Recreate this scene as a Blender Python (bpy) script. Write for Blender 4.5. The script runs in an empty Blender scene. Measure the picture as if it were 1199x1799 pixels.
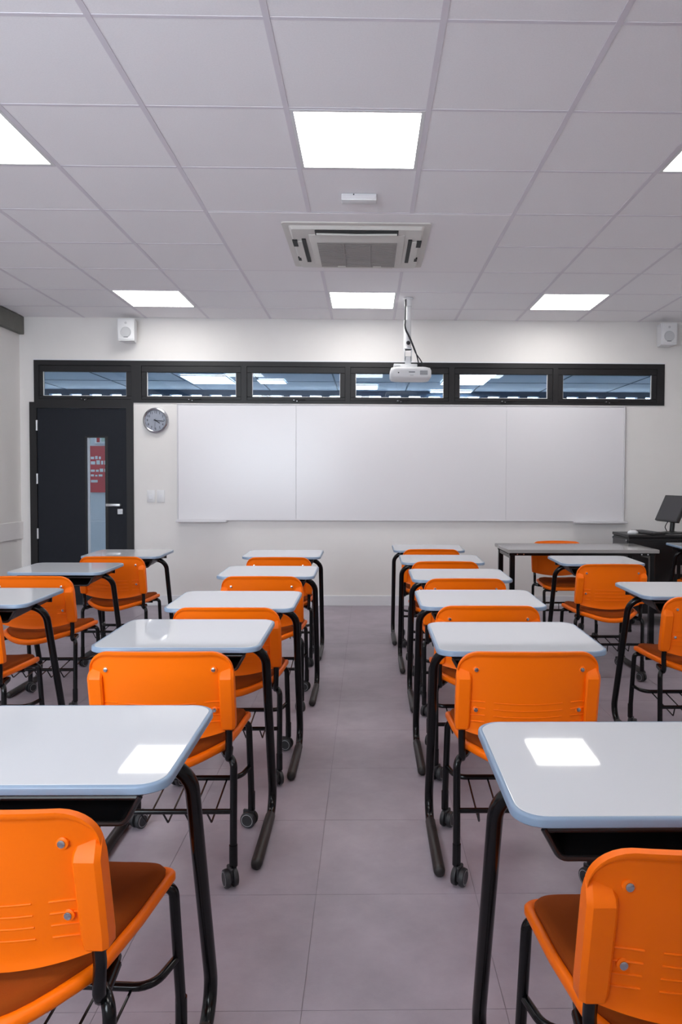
import bpy, bmesh, math, random
from mathutils import Vector, Matrix
random.seed(4)
PI = math.pi
scene = bpy.context.scene
C = scene.collection

# ------------------------------------------------------------------ camera
FPX, CX, CY = 1285.58, 668.04, 883.02
YAW, PITCH, ROLL = -0.0174473, -0.0316499, 0.0040944
CAM = Vector((0.0488, -2.6348, 1.2974))
cy_, sy_, cp_, sp_ = math.cos(YAW), math.sin(YAW), math.cos(PITCH), math.sin(PITCH)
fw = Vector((-sy_*cp_, cy_*cp_, sp_)); rt = Vector((cy_, sy_, 0)); up = rt.cross(fw)
cr, sr = math.cos(ROLL), math.sin(ROLL)
rt, up = cr*rt + sr*up, -sr*rt + cr*up
cd = bpy.data.cameras.new('camera'); cam = bpy.data.objects.new('camera', cd); C.objects.link(cam)
cd.sensor_fit = 'VERTICAL'; cd.sensor_height = 36.0; cd.sensor_width = 24.0
cd.lens = FPX/1799*36.0
cd.shift_x = -(CX-599.5)/1799.0; cd.shift_y = -(899.5-CY)/1799.0
cd.clip_start = 0.05; cd.clip_end = 200
M = Matrix((rt, up, -fw)).transposed().to_4x4(); M.translation = CAM
cam.matrix_world = M
scene.camera = cam

# ------------------------------------------------------------------ world, exposure
PANEL_W = 12.0          # strength of the ceiling light panels
HALL_W = 16.0            # light panels of the hall beyond
SKY = 14.5
w = bpy.data.worlds.new('world'); scene.world = w; w.use_nodes = True
bg = w.node_tree.nodes['Background']; bg.inputs[0].default_value = (.86, .935, 1.0, 1); bg.inputs[1].default_value = SKY
vs = scene.view_settings
vs.view_transform = 'Standard'; vs.look = 'None'; vs.gamma = 1.0; vs.use_curve_mapping = False
vs.exposure = 0.05
scene.display_settings.display_device = 'sRGB'
def portal(loc, rot, sx, sz):
    l = bpy.data.lights.new('window_portal', 'AREA'); l.shape = 'RECTANGLE'; l.size = sx; l.size_y = sz; l.energy = 1
    try: l.cycles.is_portal = True
    except Exception: pass
    o = bpy.data.objects.new('window_portal', l); C.objects.link(o); o.location = loc; o.rotation_euler = rot
YR = -3.45                                                # wall behind the camera
WX0, WX1, WIN_Z0, WIN_Z1 = -3.30, -0.70, 0.95, 2.60       # its daylight window
portal(((WX0+WX1)/2, YR-.14, (WIN_Z0+WIN_Z1)/2), (PI/2, 0, 0), WX1-WX0, WIN_Z1-WIN_Z0)

# ------------------------------------------------------------------ materials
def lin(c): return tuple((x/12.92 if x <= .04045 else ((x+.055)/1.055)**2.4) for x in (v/255 for v in c))
MATS = {}
def mat(name, rgb, rough=.5, metal=0.0, spec=.5, noise=None, bump=None, coat=0.0):
    """rgb sRGB 0-255; noise=(scale, amount) mottles the colour; bump=(scale, strength)"""
    m = bpy.data.materials.new(name); m.use_nodes = True; nt = m.node_tree; b = nt.nodes['Principled BSDF']
    c = lin(rgb)
    b.inputs['Base Color'].default_value = (*c, 1); b.inputs['Roughness'].default_value = rough
    b.inputs['Metallic'].default_value = metal; b.inputs['Specular IOR Level'].default_value = spec
    if coat: b.inputs['Coat Weight'].default_value = coat; b.inputs['Coat Roughness'].default_value = .05
    if noise or bump:
        tc = nt.nodes.new('ShaderNodeTexCoord')
        geo = nt.nodes.new('ShaderNodeNewGeometry')
    if noise:
        n = nt.nodes.new('ShaderNodeTexNoise'); n.inputs['Scale'].default_value = noise[0]; n.inputs['Detail'].default_value = 6
        n.inputs['Roughness'].default_value = .65
        nt.links.new(geo.outputs['Position'], n.inputs['Vector'])
        r = nt.nodes.new('ShaderNodeMapRange'); r.inputs['From Min'].default_value = .3; r.inputs['From Max'].default_value = .7
        r.inputs['To Min'].default_value = 1-noise[1]; r.inputs['To Max'].default_value = 1+noise[1]
        nt.links.new(n.outputs['Fac'], r.inputs['Value'])
        mx = nt.nodes.new('ShaderNodeVectorMath'); mx.operation = 'SCALE'; mx.inputs[0].default_value = c
        nt.links.new(r.outputs['Result'], mx.inputs['Scale']); nt.links.new(mx.outputs['Vector'], b.inputs['Base Color'])
    if bump:
        n2 = nt.nodes.new('ShaderNodeTexNoise'); n2.inputs['Scale'].default_value = bump[0]; n2.inputs['Detail'].default_value = 3
        nt.links.new(tc.outputs['Object'], n2.inputs['Vector'])
        bp = nt.nodes.new('ShaderNodeBump'); bp.inputs['Strength'].default_value = bump[1]; bp.inputs['Distance'].default_value = .002
        nt.links.new(n2.outputs['Fac'], bp.inputs['Height']); nt.links.new(bp.outputs['Normal'], b.inputs['Normal'])
    MATS[name] = m; return m
def emat(name, rgb, s):
    m = bpy.data.materials.new(name); m.use_nodes = True; nt = m.node_tree
    nt.nodes.remove(nt.nodes['Principled BSDF'])
    e = nt.nodes.new('ShaderNodeEmission'); e.inputs[0].default_value = (*rgb, 1); e.inputs[1].default_value = s
    nt.links.new(e.outputs[0], nt.nodes['Material Output'].inputs[0]); MATS[name] = m; return m
def glassmat(name, tint, refl=.08):
    m = bpy.data.materials.new(name); m.use_nodes = True; nt = m.node_tree
    nt.nodes.remove(nt.nodes['Principled BSDF'])
    t = nt.nodes.new('ShaderNodeBsdfTransparent'); t.inputs[0].default_value = (*tint, 1)
    g = nt.nodes.new('ShaderNodeBsdfGlossy'); g.inputs['Roughness'].default_value = .01; g.inputs[0].default_value = (.9, .95, 1, 1)
    lw = nt.nodes.new('ShaderNodeFresnel'); lw.inputs[0].default_value = 1.5
    mx = nt.nodes.new('ShaderNodeMixShader')
    nt.links.new(lw.outputs[0], mx.inputs[0]); nt.links.new(t.outputs[0], mx.inputs[1]); nt.links.new(g.outputs[0], mx.inputs[2])
    nt.links.new(mx.outputs[0], nt.nodes['Material Output'].inputs[0]); MATS[name] = m; return m

mat('wall_paint', (230, 227, 225), .6, noise=(3, .015), bump=(180, .08))
mat('ceil_tile', (247, 245, 248), .85, noise=(150, .03), bump=(400, .25))
mat('ceil_plaster', (246, 243, 246), .8)
mat('tbar', (225, 220, 228), .5)
mat('floor_vinyl', (156, 146, 156), .42, noise=(3.2, .16), bump=(160, .1))
mat('floor_vinyl_b', (154, 144, 154), .42, noise=(3.2, .16), bump=(160, .1))
mat('floor_joint', (126, 117, 124), .6)
mat('base_white', (226, 226, 230), .4)
mat('rail_white', (234, 231, 231), .45)
mat('concrete', (112, 112, 106), .85, noise=(9, .12), bump=(60, .3))
mat('orange', (252, 114, 0), .42, spec=.25, bump=(500, .06))
mat('rust', (140, 62, 12), .95, spec=.15, bump=(900, .35))
mat('black_metal', (9, 10, 12), .2, spec=.35)
mat('black_plastic', (20, 19, 20), .42)
mat('boot', (34, 31, 31), .45)
mat('tray_black', (34, 33, 35), .34)
mat('wheel', (38, 38, 41), .5)
mat('ring', (165, 167, 170), .35)
mat('desk_white', (209, 211, 216), .035, spec=.5)
mat('desk_trim', (130, 151, 175), .32)
mat('chrome', (190, 192, 198), .22, metal=1)
mat('steel', (205, 207, 210), .35, metal=.8)
mat('board_white', (226, 224, 228), .25)
mat('board_frame', (214, 212, 216), .35)
mat('frame_black', (32, 31, 33), .42, spec=.35)
mat('door_black', (32, 35, 42), .6, spec=.2, noise=(30, .06))
mat('white_plastic', (226, 226, 228), .4)
mat('speaker_grille', (196, 197, 200), .7)
mat('ac_white', (216, 213, 208), .45)
mat('ac_grille', (158, 153, 150), .6)
mat('dark_slot', (22, 22, 23), .6)
mat('clock_face', (150, 155, 168), .4)
mat('ink', (22, 24, 32), .5)
mat('grey_print', (110, 112, 118), .6)
mat('table_grey', (150, 147, 146), .09)
mat('console_black', (24, 24, 26), .4)
mat('console_grey', (62, 62, 65), .5)
mat('screen', (44, 44, 48), .3)
mat('hall_wall', (218, 225, 232), .7)
mat('hall_far', (62, 82, 104), .7)
mat('hall_ceiling', (196, 204, 214), .8)
mat('hall_floor', (172, 180, 188), .5)
mat('poster_red', (208, 42, 56), .5)
mat('poster_white', (240, 243, 246), .5)
mat('poster_green', (190, 214, 205), .5)
emat('panel_light', (1.0, .985, .955), PANEL_W)
emat('hall_light', (.74, .88, 1.0), HALL_W)
glassmat('glass', (.86, .92, .97))
glassmat('glass_clear', (.97, .98, .99))

# ------------------------------------------------------------------ mesh builder
class MB:
    def __init__(s): s.v = []; s.f = []; s.m = []
    def add(s, v, f, m=0):
        o = len(s.v); s.v += [tuple(p) for p in v]; s.f += [tuple(i+o for i in q) for q in f]; s.m += [m]*len(f); return s
    def box(s, x0, x1, y0, y1, z0, z1, m=0):
        v = [(x, y, z) for z in (z0, z1) for y in (y0, y1) for x in (x0, x1)]
        return s.add(v, [(0,2,3,1), (4,5,7,6), (0,1,5,4), (1,3,7,5), (3,2,6,7), (2,0,4,6)], m)
    def rbox(s, x0, x1, y0, y1, z0, z1, r=.004, seg=2, m=0, mtx=None):
        bm = bmesh.new(); bmesh.ops.create_cube(bm, size=1)
        for q in bm.verts: q.co = Vector(((x0+x1)/2+q.co.x*(x1-x0), (y0+y1)/2+q.co.y*(y1-y0), (z0+z1)/2+q.co.z*(z1-z0)))
        bmesh.ops.bevel(bm, geom=bm.edges[:], offset=r, segments=seg, affect='EDGES', profile=.5)
        if mtx: bmesh.ops.transform(bm, matrix=mtx, verts=bm.verts)
        bm.verts.index_update()
        s.add([q.co[:] for q in bm.verts], [[q.index for q in f.verts] for f in bm.faces], m); bm.free(); return s
    def tube(s, path, r, n=10, m=0, cap=True, r2=None):
        P = [Vector(p) for p in path]; k = len(P)
        T = [(P[min(i+1, k-1)]-P[max(i-1, 0)]).normalized() for i in range(k)]
        u = T[0].cross(Vector((0, 0, 1)));
        if u.length < 1e-4: u = T[0].cross(Vector((0, 1, 0)))
        u.normalize(); V = []
        for i in range(k):
            if i:
                q = T[i-1].rotation_difference(T[i]); u = q @ u
            u = (u-T[i]*u.dot(T[i])).normalized(); w_ = T[i].cross(u)
            ri = r if r2 is None else r+(r2-r)*i/(k-1)
            V += [P[i]+ri*(math.cos(2*PI*j/n)*u+math.sin(2*PI*j/n)*w_) for j in range(n)]
        F = [(i*n+j, i*n+(j+1) % n, (i+1)*n+(j+1) % n, (i+1)*n+j) for i in range(k-1) for j in range(n)]
        if cap: F += [tuple(range(n))[::-1], tuple(range((k-1)*n, k*n))]
        return s.add(V, F, m)
    def lathe(s, prof, c=(0, 0, 0), axis='z', n=20, m=0, ms=None):
        """prof: list of (radius, along)"""
        V = []; k = len(prof)
        for r, a in prof:
            for j in range(n):
                x, y = r*math.cos(2*PI*j/n), r*math.sin(2*PI*j/n)
                p = {'z': (x, y, a), 'y': (x, a, -y), 'x': (a, x, y)}[axis]
                V.append((c[0]+p[0], c[1]+p[1], c[2]+p[2]))
        o = len(s.v); s.v += V
        for i in range(k-1):
            for j in range(n):
                s.f.append((o+i*n+j, o+i*n+(j+1) % n, o+(i+1)*n+(j+1) % n, o+(i+1)*n+j)); s.m.append(ms[i] if ms else m)
        s.f.append(tuple(o+j for j in range(n))[::-1]); s.m.append(ms[0] if ms else m)
        s.f.append(tuple(o+(k-1)*n+j for j in range(n))); s.m.append(ms[-1] if ms else m)
        return s
    def prism(s, poly, z0, z1, m=0):
        n = len(poly)
        return s.add([(x, y, z0) for x, y in poly]+[(x, y, z1) for x, y in poly],
                     [tuple(range(n))[::-1], tuple(range(n, 2*n))]+[(i, (i+1) % n, n+(i+1) % n, n+i) for i in range(n)], m)
    def loops(s, L, m=0, ms=None, cap0=True, cap1=True):
        n = len(L[0]); o = len(s.v)
        for l in L: s.v += [tuple(p) for p in l]
        for i in range(len(L)-1):
            for j in range(n):
                s.f.append((o+i*n+j, o+i*n+(j+1) % n, o+(i+1)*n+(j+1) % n, o+(i+1)*n+j)); s.m.append(ms[i] if ms else m)
        if cap0: s.f.append(tuple(o+j for j in range(n))[::-1]); s.m.append(ms[0] if ms else m)
        if cap1: s.f.append(tuple(o+(len(L)-1)*n+j for j in range(n))); s.m.append(ms[-1] if ms else m)
        return s
    def mesh(s, name, mats, smooth=38):
        me = bpy.data.meshes.new(name); me.from_pydata(s.v, [], s.f)
        for q in (mats if isinstance(mats, (list, tuple)) else [mats]): me.materials.append(MATS[q])
        me.polygons.foreach_set('material_index', s.m)
        bm = bmesh.new(); bm.from_mesh(me); bmesh.ops.recalc_face_normals(bm, faces=bm.faces); bm.to_mesh(me); bm.free()
        if smooth:
            me.polygons.foreach_set('use_smooth', [True]*len(me.polygons)); me.set_sharp_from_angle(angle=math.radians(smooth))
        me.update(); return me
    def build(s, name, mats, parent=None, loc=(0, 0, 0), smooth=38):
        return mobj(name, s.mesh(name, mats, smooth), parent, loc)
def mobj(name, me, parent=None, loc=(0, 0, 0)):
    o = bpy.data.objects.new(name, me); C.objects.link(o); o.location = loc
    if parent: o.parent = parent
    return o
def tag(o, label=None, cat=None, group=None, kind=None):
    if label: o['label'] = label
    if cat: o['category'] = cat
    if group: o['group'] = group
    if kind: o['kind'] = kind
    return o
def thing(name, label, cat, loc=(0, 0, 0), rz=0, group=None):
    o = bpy.data.objects.new(name, None); C.objects.link(o); o.location = loc; o.rotation_euler = (0, 0, rz); o.empty_display_size = .1
    return tag(o, label, cat, group)
def struct(o, label=None): return tag(o, label, None, None, 'structure')
def copy_tree(o, parent=None):
    c = o.copy(); C.objects.link(c); c.parent = parent
    for ch in o.children: copy_tree(ch, c)
    return c
def fillet(pts, r, n=6):
    """polyline with rounded corners; r one radius or one per inner corner"""
    P = [Vector(p) for p in pts]; out = [P[0]]
    for i in range(1, len(P)-1):
        ri = r[i-1] if isinstance(r, (list, tuple)) else r
        a = (P[i-1]-P[i]); b = (P[i+1]-P[i]); la, lb = a.length, b.length; a /= la; b /= lb
        ang = a.angle(b)
        if ang > PI-.02 or ri <= 0: out.append(P[i]); continue
        d = min(ri/math.tan(ang/2), la*.49, lb*.49)
        p0, p1 = P[i]+a*d, P[i]+b*d; rr = d*math.tan(ang/2); bis = (a+b).normalized(); cen = P[i]+bis*(rr/math.sin(ang/2))
        v0, v1 = p0-cen, p1-cen; th = v0.angle(v1)
        for k in range(n+1):
            t = k/n
            out.append(cen+(v0*math.sin((1-t)*th)+v1*math.sin(t*th))/math.sin(th))
    out.append(P[-1]); return out
def rrect(x0, x1, y0, y1, r, n=6):
    out = []
    for cx, cy, a in ((x1-r, y1-r, 0), (x0+r, y1-r, 90), (x0+r, y0+r, 180), (x1-r, y0+r, 270)):
        for k in range(n+1):
            t = math.radians(a+90*k/n); out.append((cx+r*math.cos(t), cy+r*math.sin(t)))
    return out
def text_mesh(txt, size, depth=.001, align='CENTER'):
    cu = bpy.data.curves.new('t', 'FONT'); cu.body = txt; cu.size = size; cu.extrude = depth; cu.align_x = align; cu.align_y = 'CENTER'
    o = bpy.data.objects.new('t', cu); C.objects.link(o)
    dg = bpy.context.evaluated_depsgraph_get(); me = bpy.data.meshes.new_from_object(o.evaluated_get(dg))
    bpy.data.objects.remove(o); return me
def add_text(mb, txt, size, mtx, m=0, depth=.001):
    me = text_mesh(txt, size, depth)
    mb.add([tuple(mtx @ q.co) for q in me.vertices], [tuple(f.vertices) for f in me.polygons], m)

# ------------------------------------------------------------------ room shell
XL, XR, YB, H = -3.465, 3.56, 4.85, 2.918
T = .625
# floor with square vinyl tiles
fl = MB().box(XL-.15, XR+.15, YR-.15, YB+.15, -.2, -.002).build('floor', 'floor_joint', smooth=0); struct(fl, 'purple grey square vinyl tile floor')
tile_me = {}
def floor_tile(x0, x1, y0, y1):
    g = .0008; key = (round(x1-x0, 3), round(y1-y0, 3), random.randint(0, 1))
    if key not in tile_me:
        a, b = (x1-x0)/2-g, (y1-y0)/2-g
        tile_me[key] = MB().box(-a, a, -b, b, -.004, 0).mesh('tile', ['floor_vinyl', 'floor_vinyl_b'][key[2]], 0)
    mobj('tile', tile_me[key], fl, ((x0+x1)/2, (y0+y1)/2, 0))
S = .5
xs = [XL]+[-.107+S*k for k in range(-7, 9) if XL+.05 < -.107+S*k < XR-.05]+[XR]
ys = [-2.885]+[-.885+S*k for k in range(-3, 12) if -.885+S*k < YB-.05]+[YB]
for i in range(len(xs)-1):
    for j in range(len(ys)-1): floor_tile(xs[i], xs[i+1], ys[j], ys[j+1])
for i in range(len(xs)-1): floor_tile(xs[i], xs[i+1], YR, -2.885)

# walls
wb = MB()
D0, D1, DZ = -3.365, -2.324, 2.035            # door frame
W0, W1, WZ0, WZ1 = -3.32, 3.09, 2.065, 2.487   # ribbon window
wb.box(XL-.15, D0, YB, YB+.15, 0, H+.1).box(D0, W0, YB, YB+.15, DZ, H+.1)
wb.box(W0, XR+.15, YB, YB+.15, WZ1, H+.1).box(W1, XR+.15, YB, YB+.15, 0, WZ1).box(D1, W1, YB, YB+.15, 0, WZ0)
struct(wb.build('wall_back', 'wall_paint', smooth=0), 'pale grey front wall behind the whiteboard')
struct(MB().box(XL-.15, XL, YR-.15, YB, 0, H+.1).build('wall_left', 'wall_paint', smooth=0), 'pale grey left wall')
struct(MB().box(XR, XR+.15, YR-.15, YB, 0, H+.1).build('wall_right', 'wall_paint', smooth=0), 'pale grey right wall')
wr = MB().box(XL, WX0, YR-.15, YR, 0, H+.1).box(WX1, XR, YR-.15, YR, 0, H+.1).box(WX0, WX1, YR-.15, YR, 0, WIN_Z0).box(WX0, WX1, YR-.15, YR, WIN_Z1, H+.1)
struct(wr.build('wall_rear', 'wall_paint', smooth=0), 'pale grey wall behind the viewer')
# daylight window in the rear wall
ww = struct(MB().box(WX0, WX1, YR-.12, YR-.06, WIN_Z0, WIN_Z0+.05).box(WX0, WX1, YR-.12, YR-.06, WIN_Z1-.05, WIN_Z1).build('window_2', 'frame_black', smooth=0), 'black framed daylight window in the rear wall')
for k in range(4):
    x = WX0+.025+(WX1-WX0-.05)*k/3
    MB().box(x-.025, x+.025, YR-.12, YR-.06, WIN_Z0+.05, WIN_Z1-.05).build('mullion', 'frame_black', ww, smooth=0)
    if k < 3:
        b = WX0+.025+(WX1-WX0-.05)*(k+1)/3
        MB().box(x+.026, b-.026, YR-.093, YR-.087, WIN_Z0+.05, WIN_Z1-.05).build('pane', 'glass_clear', ww, smooth=0)
# baseboards
def bb(name, *a): struct(MB().rbox(*a, .003, 1).build(name, 'base_white', smooth=0), 'white baseboard')
bb('baseboard_back', D1, XR, YB-.014, YB, 0, .106)
bb('baseboard_left', XL, XL+.014, YR, YB, 0, .106)
bb('baseboard_right', XR-.014, XR, YR, YB-.014, 0, .106)
# board rail and beam on the left wall
struct(MB().rbox(XL, XL+.02, YR, YB-.001, .684, .858, .003, 1).build('trim_1', 'rail_white', smooth=0), 'flat white wall rail along the left wall')
struct(MB().rbox(XL, XL+.05, YR, YB-.001, 2.742, H, .004, 1).build('trim_2', 'concrete', smooth=0), 'grey concrete beam under the ceiling on the left wall')

# ------------------------------------------------------------------ ceiling
ce = struct(MB().box(XL-.15, XR+.15, YR-.15, YB+.15, H+.1, H+.2).build('ceiling', 'ceil_plaster', smooth=0), 'white suspended tile ceiling')
LIGHTS = [(c, r) for r in (1, 6, -4) for c in (-3, 0, 3)]
cxs = [XL+.051]+[(-4.5+k)*T for k in range(10)]+[XR]
rys = [YR]+[k*T for k in range(-5, 8)]+[YB]
ctile = {}
TZ = H+.006
for i in range(11):
    for j in range(len(rys)-1):
        col, row = i-5, j-6
        if (col, row) in LIGHTS: continue
        if -1 <= col <= 1 and row in (3, 4): continue
        x0, x1, y0, y1 = cxs[i], cxs[i+1], rys[j], rys[j+1]
        key = (round(x1-x0, 3), round(y1-y0, 3))
        if key not in ctile:
            a, b = key[0]/2-.006, key[1]/2-.006
            ctile[key] = MB().box(-a, a, -b, b, 0, .02).mesh('ceiling_tile', 'ceil_tile', 0)
        mobj('ceiling_tile', ctile[key], ce, ((x0+x1)/2, (y0+y1)/2, H+.0012 + random.uniform(0, .0006)))
# plaster panel round the air conditioner
MB().rbox(-1.5*T+.012, 1.5*T-.012, 3*T+.006, 5*T-.006, H-.002, H+.02, .002, 1).build('plaster_panel', 'ceil_plaster', ce, smooth=0)
# T-bar grid
def bar(x0, x1, y0, y1, dz=0): MB().box(x0, x1, y0, y1, H+dz, H+.015).build('grid_bar', 'tbar', ce, smooth=0)
for k in range(10):
    x = (-4.5+k)*T
    if abs(x) < T:
        bar(x-.012, x+.012, YR, 3*T, -.001); bar(x-.012, x+.012, 5*T, YB, -.001)
    else: bar(x-.012, x+.012, YR, YB, -.001)
for k in range(-5, 8):
    y = k*T
    if k == 4: bar(XL+.05, -1.5*T-.012, y-.008, y+.008); bar(1.5*T+.012, XR, y-.008, y+.008)
    else: bar(XL+.05, XR, y-.008, y+.008)
# light panels
dif = MB().rbox(-.283, .283, -.287, .287, 0, .006, .001, 1).mesh('diffuser', 'panel_light', 0)
fr = MB()
for a in ((-.300, .300, -.304, -.287), (-.300, .300, .287, .304), (-.300, -.283, -.287, .287), (.283, .300, -.287, .287)): fr.box(*a, -.002, .012)
frm = fr.mesh('frame', 'white_plastic', 0)
side = {-3: 'left', 0: 'middle', 3: 'right'}
for c, r in LIGHTS:
    where = {1: 'of the near row' if c == 0 else 'of the near row, cut by the picture edge', 6: 'of the far row near the whiteboard wall',
             -4: 'above the viewer'}[r]
    t = thing('ceiling_light', 'square lit ceiling panel, %s one %s' % (side[c], where), 'ceiling light', (c*T, (r+.5)*T, H), 0, 'square ceiling light panels')
    mobj('diffuser', dif, t); mobj('frame', frm, t)

# ------------------------------------------------------------------ ribbon window and door in the front wall
wn = struct(MB().box(W0, W1, YB-.012, YB+.07, WZ1-.05, WZ1).box(W0, W1, YB-.012, YB+.07, WZ0, WZ0+.03).box(W0, W0+.05, YB-.012, YB+.07, WZ0+.03, WZ1-.05).box(W1-.077, W1, YB-.012, YB+.07, WZ0+.03, WZ1-.05).build('window_1', 'frame_black', smooth=0), 'black framed ribbon window of six panes above the whiteboard')
MB().box(W0-.008, W1+.008, YB-.006, YB+.05, WZ1, WZ1+.012).build('window_trim', 'base_white', wn, smooth=0)
PANES = [(-3.235, -2.395), (-2.189, -1.287), (-1.126, -.231), (-.075, .824), (.987, 1.89), (2.048, 2.962)]
for k in range(5):
    MB().box(PANES[k][1]+.0525, PANES[k+1][0]-.0525, YB-.012, YB+.07, WZ0+.03, WZ1-.05).build('mullion', 'frame_black', wn, smooth=0)
for a, b in PANES:
    z0, z1 = 2.13, 2.374; w_ = .052
    s = MB()
    for q in ((a-w_, b+w_, z0-.034, z0), (a-w_, b+w_, z1, z1+.0625), (a-w_, a, z0, z1), (b, b+w_, z0, z1)):
        s.rbox(q[0], q[1], YB-.004, YB+.05, q[2], q[3], .003, 1)
    sash = s.build('sash', 'frame_black', wn, smooth=0)
    MB().box(a, b, YB+.02, YB+.026, z0, z1).build('pane', 'glass', sash, smooth=0)
    bd = MB()
    for q in ((a, b, z0, z0+.006), (a, a+.006, z0+.006, z1), (b-.006, b, z0+.006, z1)): bd.box(q[0], q[1], YB+.012, YB+.019, q[2], q[3])
    bd.build('glazing_bead', 'rail_white', sash, smooth=0)
    xm = (a+b)/2
    hd = MB().rbox(xm-.03, xm+.03, YB-.03, YB-.004, z0-.045, z0-.026, .004, 2).rbox(xm-.0, xm+.10, YB-.036, YB-.024, z0-.032, z0-.022, .003, 1)
    hd.build('latch', 'frame_black', sash)
    MB().lathe([(.004, 0), (.004, .003)], (xm-.02, YB-.034, z0-.033), 'y', 8).lathe([(.004, 0), (.004, .003)], (xm+.012, YB-.034, z0-.043), 'y', 8).build('latch_screw', 'chrome', sash)

dr = struct(MB().box(D0, D0+.07, YB-.02, YB+.12, 0, DZ+.03).box(D1-.07, D1, YB-.02, YB+.12, 0, DZ+.03).box(D0+.07, D1-.07, YB-.02, YB+.12, DZ-.03, DZ+.03).build('door_1', 'frame_black', smooth=0), 'charcoal classroom door with a narrow glass slit')
L0, L1, LZ = D0+.074, D1-.074, DZ-.034
G0, G1, GZ0, GZ1 = -2.801, -2.612, .50, 1.709
lf = MB()
for q in ((L0, G0, .008, LZ), (G1, L1, .008, LZ), (G0, G1, .008, GZ0), (G0, G1, GZ1, LZ)): lf.box(q[0], q[1], YB-.006, YB+.038, q[2], q[3])
leaf = lf.build('leaf', 'door_black', dr, smooth=0)
MB().box(G0, G1, YB+.012, YB+.018, GZ0, GZ1).build('pane', 'glass_clear', leaf, smooth=0)
MB().box(G0, G0+.022, YB+.019, YB+.036, GZ0, GZ1).build('glazing_bead', 'base_white', leaf, smooth=0)
gf = MB()
for q in ((G0-.014, G0, GZ0-.014, GZ1+.014), (G1, G1+.03, GZ0-.014, GZ1+.014), (G0, G1, GZ1, GZ1+.014), (G0, G1, GZ0-.014, GZ0)): gf.box(q[0], q[1], YB-.010, YB-.006, q[2], q[3])
gf.build('glass_stop', 'frame_black', leaf, smooth=0)
MB().rbox(-2.592, -2.448, YB-.062, YB-.046, 1.014, 1.042, .005, 2).rbox(-2.475, -2.452, YB-.05, YB-.006, 1.016, 1.040, .004, 1).build('handle', 'steel', leaf)
MB().rbox(-2.491, -2.437, YB-.012, YB-.006, .932, .988, .003, 1).lathe([(.013, -.02), (.013, -.012)], (-2.464, YB, .962), 'y', 12).build('lock_plate', 'steel', leaf)
for z in (1.829, 1.291, .735):
    MB().lathe([(.011, -.052), (.011, .052)], (L0-.002, YB-.016, z), 'z', 10).build('hinge', 'steel', dr)

# ------------------------------------------------------------------ hall beyond the front wall
HY = 11.05
struct(MB().box(-9, 8, YB+.15, HY+.1, -.2, -.002).build('hall_floor', 'hall_floor', smooth=0), 'pale floor of the hall beyond')
hc = struct(MB().box(-9, 8, YB+.15, HY+.1, H+.02, H+.12).build('hall_ceiling', 'hall_ceiling', smooth=0), 'ceiling of the hall seen through the ribbon window')
for x in [-8+.625*2*k for k in range(13)]: MB().box(x-.012, x+.012, YB+.15, HY, H+.014, H+.02).build('grid_bar', 'hall_far', hc, smooth=0)
for k in range(5): MB().box(-9, 8, 6+1.25*k-.008, 6+1.25*k+.008, H+.015, H+.02).build('grid_bar', 'hall_far', hc, smooth=0)
hw = MB().box(-9, 8, HY, HY+.15, 0, 2.55).box(-9, 8, HY, HY+.15, 2.856, H+.1)
wx = -8.8; hwin = []
while wx < 7.6:
    hwin.append((wx, wx+.22)); wx += .37
px = -9
for a, b in hwin: hw.box(px, a, HY, HY+.15, 2.55, 2.856); px = b
hw.box(px, 8, HY, HY+.15, 2.55, 2.856)
hwo = struct(hw.build('hall_wall_far', 'hall_far', smooth=0), 'dark far wall of the hall with slim windows')
for a, b in hwin: MB().box(a, b, HY+.06, HY+.066, 2.55, 2.856).build('pane', 'glass_clear', hwo, smooth=0)
struct(MB().box(-9.1, -9, YB+.15, HY, 0, H+.1).box(8, 8.1, YB+.15, HY, 0, H+.1).box(-9.1, XL-.15, YB, YB+.15, 0, H+.1).box(XR+.15, 8.1, YB, YB+.15, 0, H+.1).build('hall_wall_side', 'hall_wall', smooth=0), 'side walls of the hall')
for i, (x0, x1, y0, y1) in enumerate([(-2.92, -2.19, 9.0, 9.95), (-1.77, -1.32, 9.42, 9.89), (-.155, .225, 10.04, 10.6), (1.3, 2.04, 8.54, 8.97), (1.28, 2.02, 9.06, 9.87), (1.2, 1.97, 10.75, 11.0), (-6, -5.3, 7, 8), (-.3, .4, 6.6, 7.3), (4.5, 5.2, 7, 8), (-7.2, -6.5, 9.4, 10.1)]):
    nm = ['large one seen through the second pane', 'small one seen through the third pane', 'small one seen low in the fourth pane', 'nearer of three seen through the fifth pane', 'middle of three seen through the fifth pane', 'farthest of three seen low in the fifth pane',
          'at the left end out of view', 'out of view behind the front wall', 'at the right end out of view', 'in the far left corner out of view'][i]
    t = thing('hall_light', 'hall ceiling light beyond the front wall, %s' % nm, 'ceiling light', ((x0+x1)/2, (y0+y1)/2, H-.004), 0, 'hall ceiling lights')
    a, b = (x1-x0)/2, (y1-y0)/2
    MB().box(-a+.01, a-.01, -b+.01, b-.01, 0, .012).build('diffuser', 'hall_light', t, smooth=0)
    f = MB()
    for q in ((-a, a, -b, -b+.01), (-a, a, b-.01, b), (-a, -a+.01, -b+.01, b-.01), (a-.01, a, -b+.01, b-.01)): f.box(*q, -.002, .016)
    f.build('frame', 'white_plastic', t, smooth=0)
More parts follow.
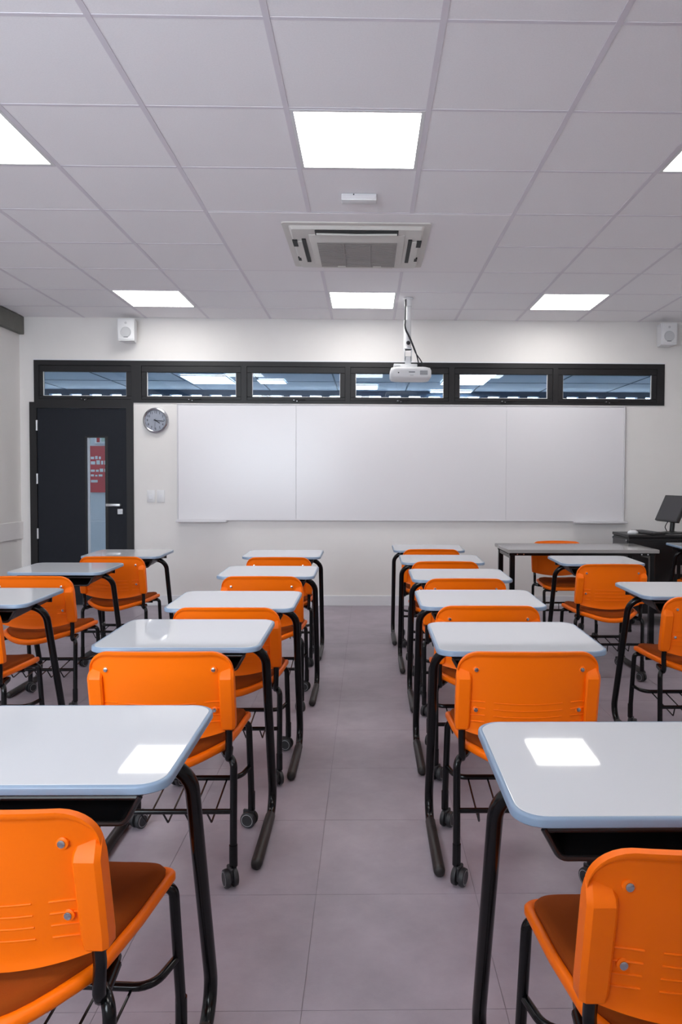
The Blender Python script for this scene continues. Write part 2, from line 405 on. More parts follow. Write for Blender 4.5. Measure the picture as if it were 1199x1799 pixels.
# partition with a red notice seen through the door slit
PY = 8.5
pt = thing('display_partition', 'pale free standing partition in the hall behind the door slit', 'partition', (-4.0, PY, 0))
MB().rbox(-1.5, 1.5, 0, .08, .66, 2.3, .006, 1).build('upper_panel', 'hall_wall', pt, smooth=0)
MB().rbox(-1.5, 1.5, -.04, .12, .10, .655, .006, 1).build('lower_panel', 'hall_wall', pt, smooth=0)
for x in (-1.4, 0, 1.4): MB().rbox(x-.05, x+.05, -.1, .18, 0, .10, .005, 1).build('foot', 'steel', pt, smooth=0)
rp = thing('notice_board', 'red notice board with white lettering behind the door glass', 'notice board', (-4.0, PY-.021, 1.085))
MB().rbox(-.155, .155, 0, .02, 0, .70, .004, 1).build('board', 'poster_red', rp, smooth=0)
pp = MB()
random.seed(9)
for z, h_, n in ((.50, .05, 3), (.42, .075, 4), (.31, .05, 4), (.24, .035, 3), (.15, .05, 1)):
    x = -.12
    for k in range(n):
        wd = random.uniform(.03, .07) if n > 1 else .10
        pp.box(x, x+wd, -.003, .0005, z, z+h_*random.uniform(.6, 1)); x += wd+.018
pp.build('white_print', 'poster_white', rp, smooth=0)
sg = thing('wall_sign', 'small white framed safety sign with red stripe above the red notice board', 'sign', (-3.93, PY-.021, 1.82))
MB().rbox(-.13, .13, 0, .02, 0, .24, .004, 1).build('plate', 'poster_white', sg, smooth=0)
MB().box(-.10, -.055, -.003, .0005, .02, .22).build('stripe', 'poster_red', sg, smooth=0)
MB().box(-.03, .11, -.003, .0005, .03, .21).box(-.0, .03, -.005, -.003, .10, .16).build('pictogram', 'poster_green', sg, smooth=0)

# ------------------------------------------------------------------ whiteboard
BX0, BX1, BZ0, BZ1 = -1.881, 2.686, .874, 2.056
by = YB-.030
bo = thing('whiteboard', 'long white three-panel whiteboard on the front wall', 'whiteboard', ((BX0+BX1)/2, YB, BZ0))
ox = -(BX0+BX1)/2
sm = [BX0+.012, -.676, 1.467, BX1-.012]
for k in range(3):
    MB().rbox(sm[k]+ox+.0006, sm[k+1]+ox-.0006, -.028, -.002, .012, BZ1-BZ0-.012, .0015, 1).build('panel', 'board_white', bo, smooth=0)
f = MB()
hh = BZ1-BZ0; q0, q1 = BX0+ox, BX1+ox
for a in ((q0, q1, 0, .012), (q0, q1, hh-.012, hh), (q0, q0+.012, .012, hh-.012), (q1-.012, q1, .012, hh-.012)): f.rbox(a[0], a[1], -.033, -.001, a[2], a[3], .003, 1)
f.build('frame', 'board_frame', bo, smooth=0)
for a, b in ((-1.878, -1.373), (2.16, 2.70)):
    MB().rbox(a+ox, b+ox, -.10, -.001, -.016, -.001, .004, 2).rbox(a+ox, b+ox, -.102, -.094, -.016, .006, .003, 1).build('pen_tray', 'board_frame', bo)

# ------------------------------------------------------------------ wall clock
ck = thing('wall_clock', 'round silver wall clock with grey dial beside the whiteboard', 'clock', (-2.095, YB, 1.885))
MB().lathe([(.10, 0), (.128, 0), (.131, -.018), (.126, -.034), (.114, -.040), (.106, -.036), (.104, -.026)], (0, 0, 0), 'y', 48).build('case', 'chrome', ck)
dl = MB().lathe([(.1035, -.020), (.1035, -.027)], (0, 0, 0), 'y', 48).build('dial', 'clock_face', ck)
nb = MB()
RX = Matrix.Rotation(PI/2, 4, 'X')
for h_ in range(1, 13):
    a = PI/2-h_*PI/6
    add_text(nb, str(h_), .034, Matrix.Translation((.083*math.cos(a), -.0275, .083*math.sin(a))) @ RX)
for k in range(60):
    a = k*PI/30; r0 = .097 if k % 5 else .094
    m_ = Matrix.Translation((0, -.0275, 0)) @ Matrix.Rotation(a, 4, 'Y')
    nb.add([tuple(m_ @ Vector(v)) for v in ((-.0012, 0, r0), (.0012, 0, r0), (.0012, 0, .102), (-.0012, 0, .102))], [(0, 1, 2, 3)])
nb.build('numerals', 'ink', dl, smooth=0)
def hand(name, ang, l, w_, y):
    m_ = Matrix.Translation((0, y, 0)) @ Matrix.Rotation(math.radians(ang), 4, 'Y')
    b = MB().box(-w_, w_, -.001, .001, -.018, l); b.v = [tuple(m_ @ Vector(v)) for v in b.v]; b.build(name, 'ink', ck, smooth=0)
hand('hour_hand', 124, .052, .004, -.0295); hand('minute_hand', 96, .082, .003, -.032); hand('second_hand', 186, .085, .0008, -.0340)
MB().lathe([(.007, -.0285), (.007, -.0355)], (0, 0, 0), 'y', 12).build('hub', 'ink', ck)

# light switches
for x, lab, kind in ((-2.152, 'white wall switch plate nearer the door', 0), (-2.052, 'white wall plate nearer the whiteboard', 1)):
    s = thing('wall_switch', lab, 'switch', (x, YB, 1.055), 0, 'wall plates beside the door')
    MB().rbox(-.04, .04, -.010, 0, 0, .125, .004, 2).build('plate', 'white_plastic', s)
    if kind == 0: MB().rbox(-.02, .02, -.014, -.009, .030, .080, .002, 1).rbox(-.014, .014, -.0125, -.009, .012, .017, .001, 1).build('rocker', 'base_white', s)
    else: MB().rbox(-.016, .016, -.0125, -.009, .045, .080, .002, 1).build('socket_cover', 'base_white', s)

# loudspeakers
def speaker(x, lab, rz):
    s = thing('wall_speaker', lab, 'speaker', (x, YB-.05, 2.652), rz, 'wall speakers')
    v = MB(); pr = [(-.082, -.15), (.082, -.15), (.06, 0), (-.06, 0)]
    v.loops([[(x_*q, y_, z_) for x_, y_ in pr] for q, z_ in ((.93, 0), (1, .012), (1, .206), (.93, .218))]); v.build('cabinet', 'white_plastic', s, smooth=30)
    MB().rbox(-.072, .072, -.158, -.150, .012, .206, .004, 2).build('grille', 'white_plastic', s)
    MB().lathe([(.045, -.1585), (.050, -.1605), (.053, -.1585)], (0, 0, .082), 'y', 24).lathe([(.044, -.158), (.044, -.1595)], (0, 0, .082), 'y', 24, 0).build('woofer', 'speaker_grille', s)
    MB().lathe([(.012, -.158), (.012, -.1605)], (0, 0, .172), 'y', 16).build('tweeter', 'speaker_grille', s)
    MB().rbox(-.022, .022, -.1605, -.158, .030, .037, .001, 1).build('badge', 'grey_print', s)
    MB().rbox(-.025, .025, -.001, .05, .07, .15, .003, 1).build('bracket', 'white_plastic', s)
speaker(-2.33, 'white wall speaker above the door, left of the pair', 0.0)
speaker(3.05, 'white wall speaker at the right end of the front wall', 0.0)

# ------------------------------------------------------------------ air conditioner
ac = thing('air_conditioner', 'off-white ceiling cassette air conditioner with grey grille', 'air conditioner', (-.025, 2.5, H-.002))
A = .475
v = MB()
o_, i_ = rrect(-A, A, -A, A, .02, 4), rrect(-A+.03, A-.03, -A+.03, A-.03, .02, 4)
v.loops([[(x, y, .001) for x, y in o_], [(x, y, -.008) for x, y in o_], [(x, y, -.010) for x, y in rrect(-A+.04, A-.04, -A+.04, A-.04, .02, 4)], [(x, y, -.030) for x, y in rrect(-A+.055, A-.055, -A+.055, A-.055, .02, 4)]]); v.build('face_panel', 'ac_white', ac, smooth=25)
v = MB().rbox(-.315, .315, -.325, .325, -.036, -.029, .004, 2); v.build('inner_panel', 'ac_white', ac)
g = MB().box(-.268, .268, -.185, .36, -.038, -.0355).build('intake_grille', 'ac_grille', ac, smooth=0)
gb = MB()
for k in range(22): y = -.18+.535*k/21; gb.box(-.268, .268, y-.004, y+.004, -.041, -.0378)
for x in (-.09, .09): gb.box(x-.003, x+.003, -.18, .355, -.042, -.0378)
gb.build('grille_bars', 'ac_grille', g, smooth=0)
MB().box(-.268, .268, -.412, -.335, -.0385, -.0265).build('air_slot', 'dark_slot', ac, smooth=0)
MB().tube([(-.26, -.372, -.043), (0, -.366, -.045), (.26, -.372, -.043)], .0075, 8).build('louver', 'ac_white', ac)
for s_ in (-1, 1):
    MB().rbox(min(s_*.366, s_*.415), max(s_*.366, s_*.415), -.20, .24, -.039, -.028, .003, 1).build('side_louver', 'ac_white', ac)
    MB().box(min(s_*.340, s_*.366), max(s_*.340, s_*.366), -.24, .26, -.0375, -.0255).build('air_slot', 'dark_slot', ac, smooth=0)
    for q in ((.398, .430, -.22, -.10), (.404, .426, .15, .22)): MB().box(min(s_*q[0], s_*q[1]), max(s_*q[0], s_*q[1]), q[2], q[3], -.0395, -.029).build('side_vent', 'dark_slot', ac, smooth=0)
for x in (-.12, .14): MB().rbox(x-.03, x+.03, .345, .375, -.044, -.036, .003, 1).build('clip', 'ac_white', ac)
MB().rbox(-.26, .26, .392, .41, -.036, -.028, .003, 1).build('louver', 'ac_white', ac)

em = thing('emergency_light', 'small white emergency light box on the ceiling before the air conditioner', 'emergency light', (-.004, 1.60, H-.003))
MB().rbox(-.10, .10, -.035, .035, -.036, .003, .006, 2).build('housing', 'white_plastic', em)
MB().rbox(-.095, .095, -.038, -.034, -.030, -.006, .002, 1).build('lens', 'board_frame', em)
MB().lathe([(.004, -.036), (.004, -.040)], (-.03, 0, -.006), 'y', 8).build('indicator', 'ink', em)

# ------------------------------------------------------------------ projector
PX, PYY = .41, 3.96
pj = thing('projector', 'white projector hanging from a white ceiling pole before the window', 'projector', (PX, PYY, 0))
MB().lathe([(.045, H-.002), (.045, H-.012), (.034, H-.016), (.034, H-.075)], (0, 0, 0), 'z', 24).build('ceiling_flange', 'white_plastic', pj)
MB().tube([(0, 0, H-.01), (0, 0, 2.60)], .027, 16).build('pole', 'white_plastic', pj)
MB().tube([(-.006, 0, 2.72), (-.006, 0, 2.46)], .033, 16).build('lower_tube', 'white_plastic', pj)
MB().rbox(-.035, .035, -.035, .035, 2.46, 2.475, .003, 1).rbox(-.035, -.027, -.03, .03, 2.36, 2.47, .002, 1).rbox(.027, .035, -.03, .03, 2.36, 2.47, .002, 1).rbox(-.026, .026, -.022, .022, 2.32, 2.40, .004, 1).build('tilt_bracket', 'steel', pj)
MB().lathe([(.018, -.034), (.018, -.046), (.012, -.05)], (0, 0, 2.515), 'y', 16).build('knob', 'ink', pj)
MB().rbox(-.13, .08, -.07, .07, 2.302, 2.325, .004, 1).rbox(-.075, .075, -.10, .10, 2.292, 2.306, .004, 1).build('mount_plate', 'white_plastic', pj)
v = MB(); L = []
for ins, z in ((.030, 2.185), (.010, 2.192), (0, 2.21), (0, 2.262), (.010, 2.284), (.035, 2.293)):
    L.append([(x+.02, y, z) for x, y in rrect(-.182+ins, .182-ins, -.14+ins, .14-ins, .045, 6)])
v.loops(L); body = v.build('body', 'white_plastic', pj, smooth=50)
MB().rbox(.10, .165, -.1425, -.138, 2.218, 2.255, .001, 1).build('vent', 'grey_print', body)
vb = MB()
for k in range(5): vb.box(.102, .163, -.1435, -.1424, 2.221+k*.0068, 2.2245+k*.0068)
vb.build('vent_slats', 'speaker_grille', body, smooth=0)
MB().rbox(.0, .055, -.1415, -.139, 2.238, 2.246, .001, 1).build('badge', 'grey_print', body)
MB().rbox(.012, .042, -.1415, -.139, 2.210, 2.218, .001, 1).build('label_plate', 'speaker_grille', body)
MB().lathe([(.006, -.139), (.006, -.1425)], (-.09, 0, 2.236), 'y', 10).build('sensor', 'ink', body)
for pth in ([(-.028, -.032, 2.90), (-.030, -.036, 2.72), (-.036, -.04, 2.64), (.01, -.045, 2.56), (.045, -.045, 2.47), (.07, -.04, 2.415), (.118, -.02, 2.36), (.132, 0, 2.325), (.12, .03, 2.295)],
            [(-.024, -.034, 2.90), (-.026, -.038, 2.72), (-.031, -.042, 2.645), (.014, -.047, 2.565), (.05, -.047, 2.475), (.072, -.042, 2.42), (.092, -.02, 2.35), (.10, .0, 2.30)]):
    cu = bpy.data.curves.new('c', 'CURVE'); cu.dimensions = '3D'; sp = cu.splines.new('NURBS'); sp.points.add(len(pth)-1)
    for q, c_ in zip(sp.points, pth): q.co = (*c_, 1)
    sp.use_endpoint_u = True; sp.order_u = 3; sp.resolution_u = 6; cu.bevel_depth = .0055; cu.bevel_resolution = 2
    t_ = bpy.data.objects.new('t', cu); C.objects.link(t_)
    me = bpy.data.meshes.new_from_object(t_.evaluated_get(bpy.context.evaluated_depsgraph_get())); bpy.data.objects.remove(t_)
    me.materials.clear(); me.materials.append(MATS['ink']); mobj('cable', me, pj)

# ------------------------------------------------------------------ student desk
DW, DD, DH = .56, .46, .75
TILT = math.radians(0.9)
def make_desk():
    root = thing('student_desk', 'desk', 'desk', group='student desks in rows')
    tm = Matrix.Translation((0, 0, DH)) @ Matrix.Rotation(TILT, 4, 'X')
    v = MB(); a, b = DW/2, DD/2; L = []
    for ins, z in ((.010, -.0185), (.002, -.0175), (0, -.0155), (0, -.0045), (.0012, -.0018), (.004, -.0002), (.0085, -.0004)):
        L.append([tuple(tm @ Vector((x, y, z))) for x, y in rrect(-a+ins, a-ins, -b+ins, b-ins, .055-ins*.8, 8)])
    v.loops(L, cap1=False)
    v.build('edge_trim', 'desk_trim', root, smooth=40)
    v = MB(); v.loops([[tuple(tm @ Vector((x, y, z))) for x, y in rrect(-a+i, a-i, -b+i, b-i, .049, 8)] for i, z in ((.0086, -.01), (.0086, -.0004), (.0094, 0.0002))])
    v.build('top_panel', 'desk_white', root, smooth=25)
    # book tray: open toward the sitter, its floor rising toward the far side
    v = MB(); z1 = DH-.030
    prof = lambda x, dep: (x, dep)
    def ring(y, hb, hx, hx2):     # U section, outer then inner
        t_ = .004; o = []
        pts = [(-hx, z1), (-hx2, z1-hb+.012), (-hx2+.016, z1-hb), (hx2-.016, z1-hb), (hx2, z1-hb+.012), (hx, z1)]
        inn = [(hx-t_, z1), (hx2-t_, z1-hb+.012+t_*.5), (hx2-.016-t_*.3, z1-hb+t_), (-hx2+.016+t_*.3, z1-hb+t_), (-hx2+t_, z1-hb+.012+t_*.5), (-hx+t_, z1)]
        return [(x, y, z) for x, z in pts+inn]
    v.loops([ring(-.205, .056, .232, .205), ring(-.10, .049, .232, .208), ring(.10, .036, .232, .213), ring(.175, .031, .232, .215)])
    v.box(-.228, .228, .171, .177, z1-.028, z1)
    tray = v.build('book_tray', 'tray_black', root, smooth=35)
    MB().tube(fillet([(-.229, -.206, z1-.002), (-.201, -.206, z1-.052), (.201, -.206, z1-.052), (.229, -.206, z1-.002)], .02, 4), .005, 8).build('tray_lip', 'tray_black', tray)
    MB().tube([(-.222, -.200, z1-.006), (.222, -.200, z1-.006)], .005, 8).build('tray_lip', 'tray_black', tray)
    for s_ in (-1, 1):
        X = .268*s_
        pth = fillet([(.10*s_, .005, .700), (X, .005, .700), (X, .235, .016), (X, .02, .017)], [.075, .085], 8)
        leg = MB().tube(pth, .0163, 14).build('leg', 'black_metal', root, smooth=60)
        bt = MB()
        prof = [(.10, .010), (.10, .0205), (-.20, .0205), (-.212, .019), (-.220, .013)]
        L = []
        for y, r in ((.145, .0168), (.14, .0185), (-.20, .0195), (-.214, .017), (-.219, .010)):
            L.append([(X+r*math.cos(2*PI*j/14), y, .0197+max(-.0190, r*math.sin(2*PI*j/14))) for j in range(14)])
        bt.loops(L); bt.build('foot_boot', 'boot', leg, smooth=60)
        MB().lathe([(.007, .0), (.007, .020)], (X, .205, .07), 'y', 10).build('cap_screw', 'ring', leg)
        MB().rbox(min(.15*s_, .235*s_), max(.15*s_, .235*s_), -.015, .03, .712, .727, .003, 1).build('bracket', 'black_plastic', root)
    MB().tube([(-.10, .005, .700), (.10, .005, .700)], .0163, 12).build('crossbar', 'black_metal', root, smooth=60)
    return root

# ------------------------------------------------------------------ student chair (origin: floor below the top of the backrest)
def bk(x, z, off=0.0):      # backrest surface seen from behind; off moves it forward
    return .042*(abs(x)/.2225)**2.2 + (.770-z)*.20 + off
def make_chair():
    root = thing('school_chair', 'chair', 'chair', group='orange school chairs')
    # backrest
    nx = 34; TS = [0, .03, .07, .15, .25, .35, .45, .55, .65, .75, .83, .89, .925, .94, .955, .97, .985, 1.0]; nz = len(TS)-1; HWB = .2225
    def ztop(x):
        a = max(0, (abs(x)-(HWB-.062))/.062); return .769-.008*(x/HWB)**2-.062*(1-math.sqrt(max(0, 1-min(a, 1)**2)))
    def zbot(x): return .470+.036*(abs(x)/HWB)**2
    v = MB(); F0 = []; B0 = []
    xs_ = [HWB*math.sin(PI/2*(-1+2*i/nx)) for i in range(nx+1)]
    for i, x in enumerate(xs_):
        for j in range(nz+1):
            z = zbot(x)+(ztop(x)-zbot(x))*TS[j]
            e = min(1, max(0, (TS[j]-.935)/.04)); e2 = max(0, (.06-TS[j])/.06); ex = min(1, max(0, (abs(x)/HWB-.955)/.03))
            e = max(e, ex*min(1, max(0, (z-.69)/.02))); e = e*e*(3-2*e)
            lip = -.008*e - .006*e2
            F0.append((x, bk(x, z)+lip, z)); B0.append((x, bk(x, z, .011)+lip*.4, z))
    n1 = nz+1; N = len(F0); V = F0+B0; Fc = []
    for i in range(nx):
        for j in range(nz):
            a = i*n1+j; Fc += [(a, a+1, a+n1+1, a+n1), (N+a, N+a+n1, N+a+n1+1, N+a+1)]
    for i in range(nx):
        a = i*n1; Fc += [(a, a+n1, N+a+n1, N+a)]; a = i*n1+nz; Fc += [(a, N+a, N+a+n1, a+n1)]
    for j in range(nz):
        a = j; Fc += [(a, N+a, N+a+1, a+1)]; a = nx*n1+j; Fc += [(a, a+1, N+a+1, N+a)]
    v.add(V, Fc); back = v.build('backrest', 'orange', root, smooth=50)
    for s_ in (-1, 1):       # sleeves that take the uprights
        v = MB(); L = []
        for z, x0, x1, dep in ((.503, .187, .221, .015), (.508, .183, .2245, .020), (.53, .181, .2265, .021), (.675, .180, .2265, .021), (.686, .180, .2260, .015), (.706, .184, .2225, -.004)):
            y1 = bk(.20, z)+.012; y0 = bk(.20, z)-dep
            L.append([(s_*x0, y1, z), (s_*x0, y0+.005, z), (s_*(x0+.005), y0, z), (s_*(x1-.008), y0+.001, z), (s_*x1, y0+.009, z), (s_*x1, y1+.004, z)])
        v.loops(L); v.build('upright_sleeve', 'orange', back, smooth=30)
    rb = MB()
    def rib(xa, xb, z0, sag, r=.0018):
        P_ = []
        for k in range(13):
            x = xa+(xb-xa)*k/12; t_ = 2*k/12-1; z = z0+sag*t_*t_
            P_.append((x, bk(x, z)-.0002, z))
        rb.tube(P_, r, 6)
    for k in range(4):
        z = .594-.0225*k
        rib(-.108, .108, z, .004)
        for s_ in (-1, 1): rib(s_*.135, s_*.180, z+.006, -.001, .0022)
    rb.build('moulded_ribs', 'orange', back, smooth=60)
    for s_ in (-1, 1):
        for x, z in ((.166, .706), (.163, .572)):
            MB().lathe([(.0105, .002), (.0105, -.0025), (.008, -.004)], (s_*x, bk(x, z), z), 'y', 14, ms=[0, 0, 0]).lathe([(.0065, -.003), (.0065, -.0058), (.004, -.0064)], (s_*x, bk(x, z), z), 'y', 12, m=1).build('screw', ['orange', 'chrome'], back, smooth=40)
    # seat
    def outline(ins=0.0, n=10):
        P_ = []
        fx, fy, r = .220-ins, .484-ins, .085
        for k in range(n+1):
            t_ = PI/2*k/n; P_.append((fx-r+r*math.cos(t_), fy-r*.8+r*.8*math.sin(t_)))
        for k in range(n+1):
            t_ = PI/2+PI/2*k/n; P_.append((-fx+r+r*math.cos(t_), fy-r*.8+r*.8*math.sin(t_)))
        rx = .194-ins
        P_.append((-(.213-ins), .27)); P_.append((-rx-.006, .165))
        for k in range(17):
            t_ = -1+2*k/16; x = rx*t_; P_.append((x, -.012+ins+.128*abs(t_)**2.6))
        P_.append((rx+.006, .165)); P_.append(((.213-ins), .27))
        return P_
    def sz(x, y):     # dished seat surface, front rolls down
        return .440+.012*(x/.21)**2-.022*max(0, (y-.38)/.11)**2-.020*max(0, (.10-y)/.11)**1.5*(1-(x/.21)**2)
    v = MB(); L = []
    for ins, dz in ((.03, -.030), (.006, -.026), (0, -.018), (0, -.006), (.004, 0), (.013, .001), (.018, -.004)):
        L.append([(x, y, sz(x, y)+dz) for x, y in outline(ins)])
    v.loops(L, cap1=False); seat = v.build('seat', 'orange', root, smooth=60)
    v = MB(); L = []
    for ins, dz in ((.017, -.006), (.016, .006), (.021, .014), (.034, .0185), (.075, .019), (.13, .017)):
        L.append([(x*(1-0), y, sz(x, y)+dz) for x, y in outline(ins)])
    v.loops(L); v.build('cushion', 'rust', root, smooth=70)
    # frame
    R_ = .0118
    rail = [.2, .2]
    for s_ in (-1, 1):
        up_ = fillet([(s_*.203, bk(.2, .62)-.004, .62), (s_*.203, bk(.2, .475)-.004, .475), (s_*.201, .084, .396), (s_*.188, .185, .404)], [.06, .030], 6)
        MB().tube(up_, .0113, 12).build('back_upright', 'black_metal', root, smooth=60)
        rl = MB().tube(fillet([(s_*.165, .185, .400), (s_*.186, .130, .404), (s_*.218, .090, .400), (s_*.217, .083, .105)], [.02, .05], 7), R_, 12)
        rl.tube([(s_*.217, .083, .13), (s_*.217, .083, .062)], .0135, 12)
        rear = rl.build('leg', 'black_metal', root, smooth=60)
        fl_ = MB().tube(fillet([(s_*.10, .440, .398), (s_*.208, .446, .404), (s_*.212, .482, .105)], [.020], 6), R_, 12)
        fl_.tube([(s_*.212, .482, .13), (s_*.212, .482, .062)], .0135, 12)
        front = fl_.build('leg', 'black_metal', root, smooth=60)
        for par, x, y, ang in ((rear, s_*.217, .083, .5*s_), (front, s_*.212, .482, .9*s_+.4)):
            ca = MB(); MS = [0, 1, 0, 0, 0, 1, 0]
            for q in (-1, 1):
                ca.lathe([(.012, q*.0215), (.0205, q*.022), (.0225, q*.022), (.0275, q*.020), (.0295, q*.013), (.0285, q*.006), (.02, q*.005)], (0, 0, 0), 'x', 22, ms=[0, 1, 0, 0, 0, 0])
            ca.rbox(-.005, .005, -.018, .024, -.012, .034, .003, 1)
            mt = Matrix.Translation((x-.008*(1 if x > 0 else -1), y-.012*math.cos(ang), .0298)) @ Matrix.Rotation(ang, 4, 'Z')
            ca.v = [tuple(mt @ Vector(p_)) for p_ in ca.v]
            ca.tube([(x, y, .055), (x, y, .076)], .0105, 10)
            ca.build('caster', ['wheel', 'ring'], par, smooth=35)
    for y in (.20, .34): MB().tube([(-.19, y, .405), (.19, y, .405)], .009, 8).build('seat_rail', 'black_metal', root, smooth=60)
    MB().tube([(-.214, .083, .238), (.214, .083, .238)], .0085, 10).build('rack_rail', 'black_metal', root, smooth=60)
    rack = MB().tube(fillet([(-.211, .474, .232), (-.185, .375, .226), (.185, .375, .226), (.211, .474, .232)], .05, 6), .0095, 10).build('rack_rail', 'black_metal', root, smooth=60)
    for x in (-.14, -.07, 0, .07, .14):
        MB().tube(fillet([(x, .375, .218), (x, .12, .185), (x-.008, .083, .236)], .008, 3), .0033, 6).build('rack_wire', 'black_metal', rack, smooth=60)
    return root

DESKS = [  # x centre, near edge y, label
 (.535, 3.02, 'first white-topped desk, at the front, just right of the aisle'),
 (.558, 2.19, 'second white-topped desk from the whiteboard, right of the aisle'),
 (.580, 1.36, 'third white-topped desk from the whiteboard, right of the aisle'),
 (.562, .51, 'fourth white-topped desk from the whiteboard, right of the aisle'),
 (.557, -.31, 'fifth white-topped desk from the whiteboard, right of the aisle'),
 (.573, -1.465, 'nearest white desk on the right, square light glare on its top'),
 (-.562, 2.53, 'first white-topped desk, at the front, just left of the aisle'),
 (-.53, 1.49, 'second white-topped desk from the whiteboard, left of the aisle'),
 (-.543, .46, 'third white-topped desk from the whiteboard, left of the aisle'),
 (-.583, -.26, 'fourth white-topped desk from the whiteboard, left of the aisle'),
 (-.592, -1.34, 'nearest white desk on the left, glare on its front corner'),
 (-1.705, 2.54, 'white desk standing before the charcoal door, front of the leftmost column'),
 (-1.79, 1.65, 'white desk in the middle of the leftmost column'),
 (-1.72, .55, 'white desk cut by the left picture edge, leftmost column'),
 (1.622, 2.15, 'white desk standing before the grey teacher table'),
 (1.648, .80, 'white desk cut by the right picture edge, near the middle right'),
 (2.94, 3.28, 'white desk corner before the black console at the far right'),
]
CHAIRS = [  # x, back y, rz, label
 (.543, 2.92, 0, 'orange chair, first at the front right of the aisle, mostly hidden by desks'),
 (.562, 2.09, 0, 'second orange chair from the whiteboard, right of the aisle'),
 (.583, 1.265, 0, 'third orange chair from the whiteboard, right of the aisle'),
 (.567, .415, 0, 'fourth orange chair from the whiteboard, right of the aisle'),
 (.557, -.41, 0, 'fifth orange chair from the whiteboard, right of the aisle, whole backrest in view'),
 (.600, -1.620, .035, 'nearest orange chair on the right, cut by the picture corner'),
 (-.555, 2.32, 0, 'orange chair, first at the front left of the aisle'),
 (-.53, 1.34, 0, 'second orange chair from the whiteboard, left of the aisle'),
 (-.538, .365, 0, 'third orange chair from the whiteboard, left of the aisle'),
 (-.592, -.41, 0, 'fourth orange chair from the whiteboard, left of the aisle'),
 (-.612, -1.480, -.07, 'nearest orange chair on the left, cut by the picture corner'),
 (-1.698, 2.34, 0, 'orange chair behind the desk before the charcoal door'),
 (-1.783, 1.33, 0, 'orange chair in the middle of the leftmost column'),
 (-1.728, .42, 0, 'orange seat corner cut by the left picture edge'),
 (1.614, 1.95, 0, 'orange chair at the desk before the grey teacher table'),
 (1.641, .65, 0, 'orange chair cut by the right picture edge'),
 (2.94, 3.17, 0, 'orange seat sliver beneath the far right desk'),
 (1.70, 3.72, PI, 'orange chair facing the class behind the grey teacher table'),
]
d0 = make_desk()
for i, (x, yn, lab) in enumerate(DESKS):
    o = d0 if i == 0 else copy_tree(d0)
    o.location = (x, yn+DD/2, 0); o['label'] = lab
    if i == 10: o.rotation_euler = (-.0045, 0, 0)
c0 = make_chair()
for i, (x, y, rz, lab) in enumerate(CHAIRS):
    o = c0 if i == 0 else copy_tree(c0)
    o.location = (x, y, 0); o.rotation_euler = (0, 0, rz); o['label'] = lab

# ------------------------------------------------------------------ teacher table
tt = thing('teacher_table', 'long grey laminate teacher table with black steel legs', 'table', (1.742, 3.325, 0))
a, b = .598, .295
v = MB(); v.loops([[(x, y, z) for x, y in rrect(-a+i, a-i, -b+i, b-i, .012, 3)] for i, z in ((.002, .728), (0, .731), (0, .752), (.003, .755))])
v.build('top', 'table_grey', tt, smooth=30)
for sx in (-1, 1):
    for s2 in (-1, 1):
        x, y = sx*(a-.045), s2*(b-.05)
        MB().rbox(x-.02, x+.02, y-.02, y+.02, 0.002, .71, .003, 1).rbox(x-.022, x+.022, y-.022, y+.022, 0, .02, .003, 1).build('leg', 'black_metal', tt, smooth=0)
    x = sx*(a-.045)
    MB().rbox(x-.015, x+.015, -b+.07, b-.07, .68, .71, .002, 1).build('side_rail', 'black_metal', tt, smooth=0)
for s2 in (-1, 1):
    y = s2*(b-.05)
    MB().rbox(-a+.02, a-.02, y-.018, y+.018, .705, .728, .002, 1).build('apron_rail', 'black_metal', tt, smooth=0)
for x in (-.515, -.465, .465, .515): MB().lathe([(.006, -b+.029), (.006, -b+.033)], (x, 0, .716), 'y', 10).build('bolt', 'chrome', tt)

# ------------------------------------------------------------------ teacher console with computer
KX0, KX1, KY0, KY1, KZ = 2.39, 3.30, 3.86, 4.30, .81
kc = thing('computer_console', 'black wheeled computer console by the right wall', 'cabinet', ((KX0+KX1)/2, (KY0+KY1)/2, 0))
a, b = (KX1-KX0)/2, (KY1-KY0)/2
MB().rbox(-a+.008, a-.008, -b+.008, b-.008, .10, KZ-.028, .004, 1).build('body', 'console_black', kc, smooth=0)
MB().rbox(-a, a, -b, b, KZ-.026, KZ, .004, 1).build('top', 'console_black', kc, smooth=0)
dw = MB().rbox(-a-.004, -a+.006, -b+.03, b-.03, KZ-.17, KZ-.045, .002, 1).build('drawer', 'console_grey', kc, smooth=0)
for y in (-b+.035, b-.035): MB().lathe([(.010, -a-.010), (.010, -a+.005)], (0, y, KZ-.05), 'x', 12).build('corner_bolt', 'chrome', kc)
for x in (-.23, .23):
    dd = MB().rbox(x-.222, x+.222, -b+.001, -b+.012, .13, KZ-.05, .003, 1).build('door', 'console_black', kc, smooth=0)
    MB().rbox(x-.205*(1 if x > 0 else -1)-.008, x-.205*(1 if x > 0 else -1)+.008, -b-.006, -b+.002, .46, .54, .003, 1).build('pull', 'steel', dd, smooth=0)
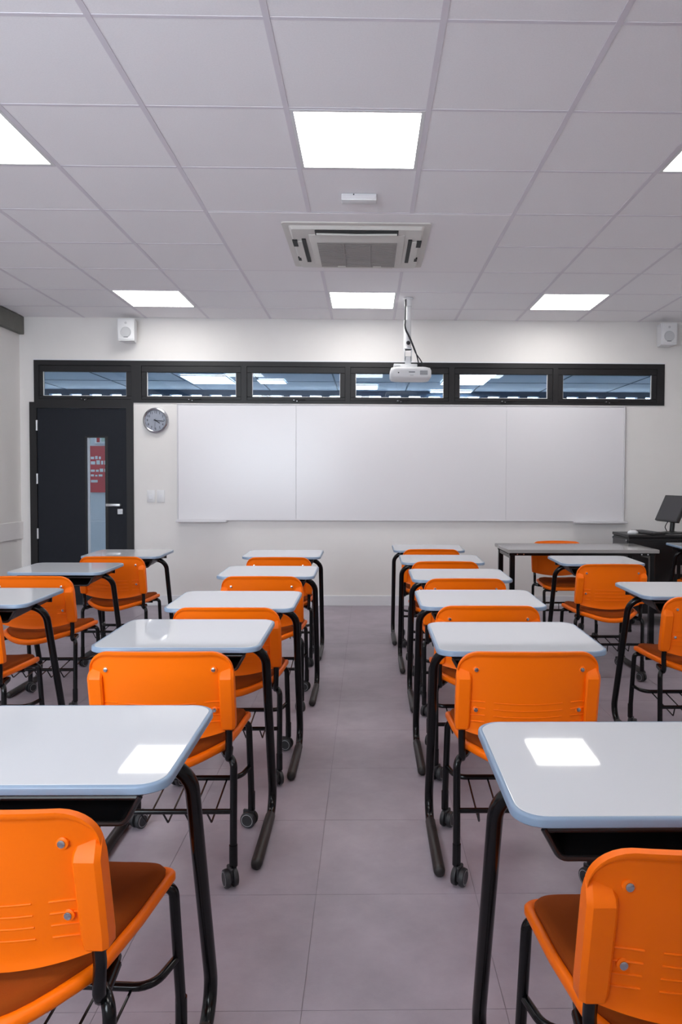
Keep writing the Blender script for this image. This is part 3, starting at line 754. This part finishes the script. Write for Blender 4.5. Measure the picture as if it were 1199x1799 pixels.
for sx in (-1, 1):
    for s2 in (-1, 1):
        x, y = sx*(a-.05), s2*(b-.05)
        ca = MB()
        for q in (-1, 1): ca.lathe([(.02, q*.024), (.032, q*.024), (.036, q*.014), (.034, q*.004), (.02, q*.004)], (x, y, .0365), 'x', 18)
        ca.rbox(x-.006, x+.006, y-.02, y+.02, .03, .085, .003, 1).tube([(x, y, .07), (x, y, .105)], .012, 10)
        ca.build('caster', 'wheel', kc, smooth=35)
mo = thing('monitor', 'black flat screen monitor on the console', 'monitor', (2.87, 4.11, KZ), 0)
mr = Matrix.Translation((0, 0, .232)) @ Matrix.Rotation(math.radians(-84), 4, 'Z') @ Matrix.Rotation(math.radians(-24), 4, 'X')
def mbox(*q, r=.004): return MB().rbox(*q, r, 2, 0, mr)
mbox(-.20, .20, 0, .03, -.13, .13).build('housing', 'console_black', mo, smooth=0)
mbox(-.188, .188, -.002, .004, -.117, .117, r=.001).build('screen', 'screen', mo, smooth=0)
MB().tube([(.015, .005, .012), (.03, .005, .20)], .022, 12).build('stand_neck', 'console_black', mo, smooth=60)
MB().lathe([(.10, 0), (.10, .008), (.06, .014), (.03, .018)], (.01, 0, 0), 'z', 24).build('stand_base', 'console_black', mo)
MB().tube(fillet([(.03, -.03, .16), (-.04, -.05, .12), (-.07, -.04, .06), (-.02, .02, .01), (.12, .05, .006)], .03, 4), .004, 8).build('cable', 'ink', mo)
kb = thing('keyboard', 'black keyboard lying on the console', 'keyboard', (2.63, 4.06, KZ), math.radians(-82))
MB().rbox(-.20, .20, -.07, .07, 0, .016, .004, 2).build('case', 'console_black', kb)
ky = MB()
for i in range(14):
    for j in range(5): ky.rbox(-.187+i*.0268, -.187+i*.0268+.023, -.058+j*.0235, -.058+j*.0235+.02, .0155, .022, .002, 1)
ky.build('keys', 'console_grey', kb, smooth=0)
ms = thing('computer_mouse', 'white computer mouse near the console edge', 'mouse', (2.475, 3.99, KZ), .3)
v = MB(); L = []
for k, (s_, z) in enumerate(((.9, 0), (1, .006), (.97, .016), (.8, .027), (.45, .034))): L.append([(.055*s_*math.cos(t_*PI/8), .032*s_*math.sin(t_*PI/8), z) for t_ in range(16)])
v.loops(L); v.build('shell', 'white_plastic', ms, smooth=60)
MB().rbox(.022, .038, -.003, .003, .024, .033, .002, 1).build('scroll_wheel', 'console_grey', ms)
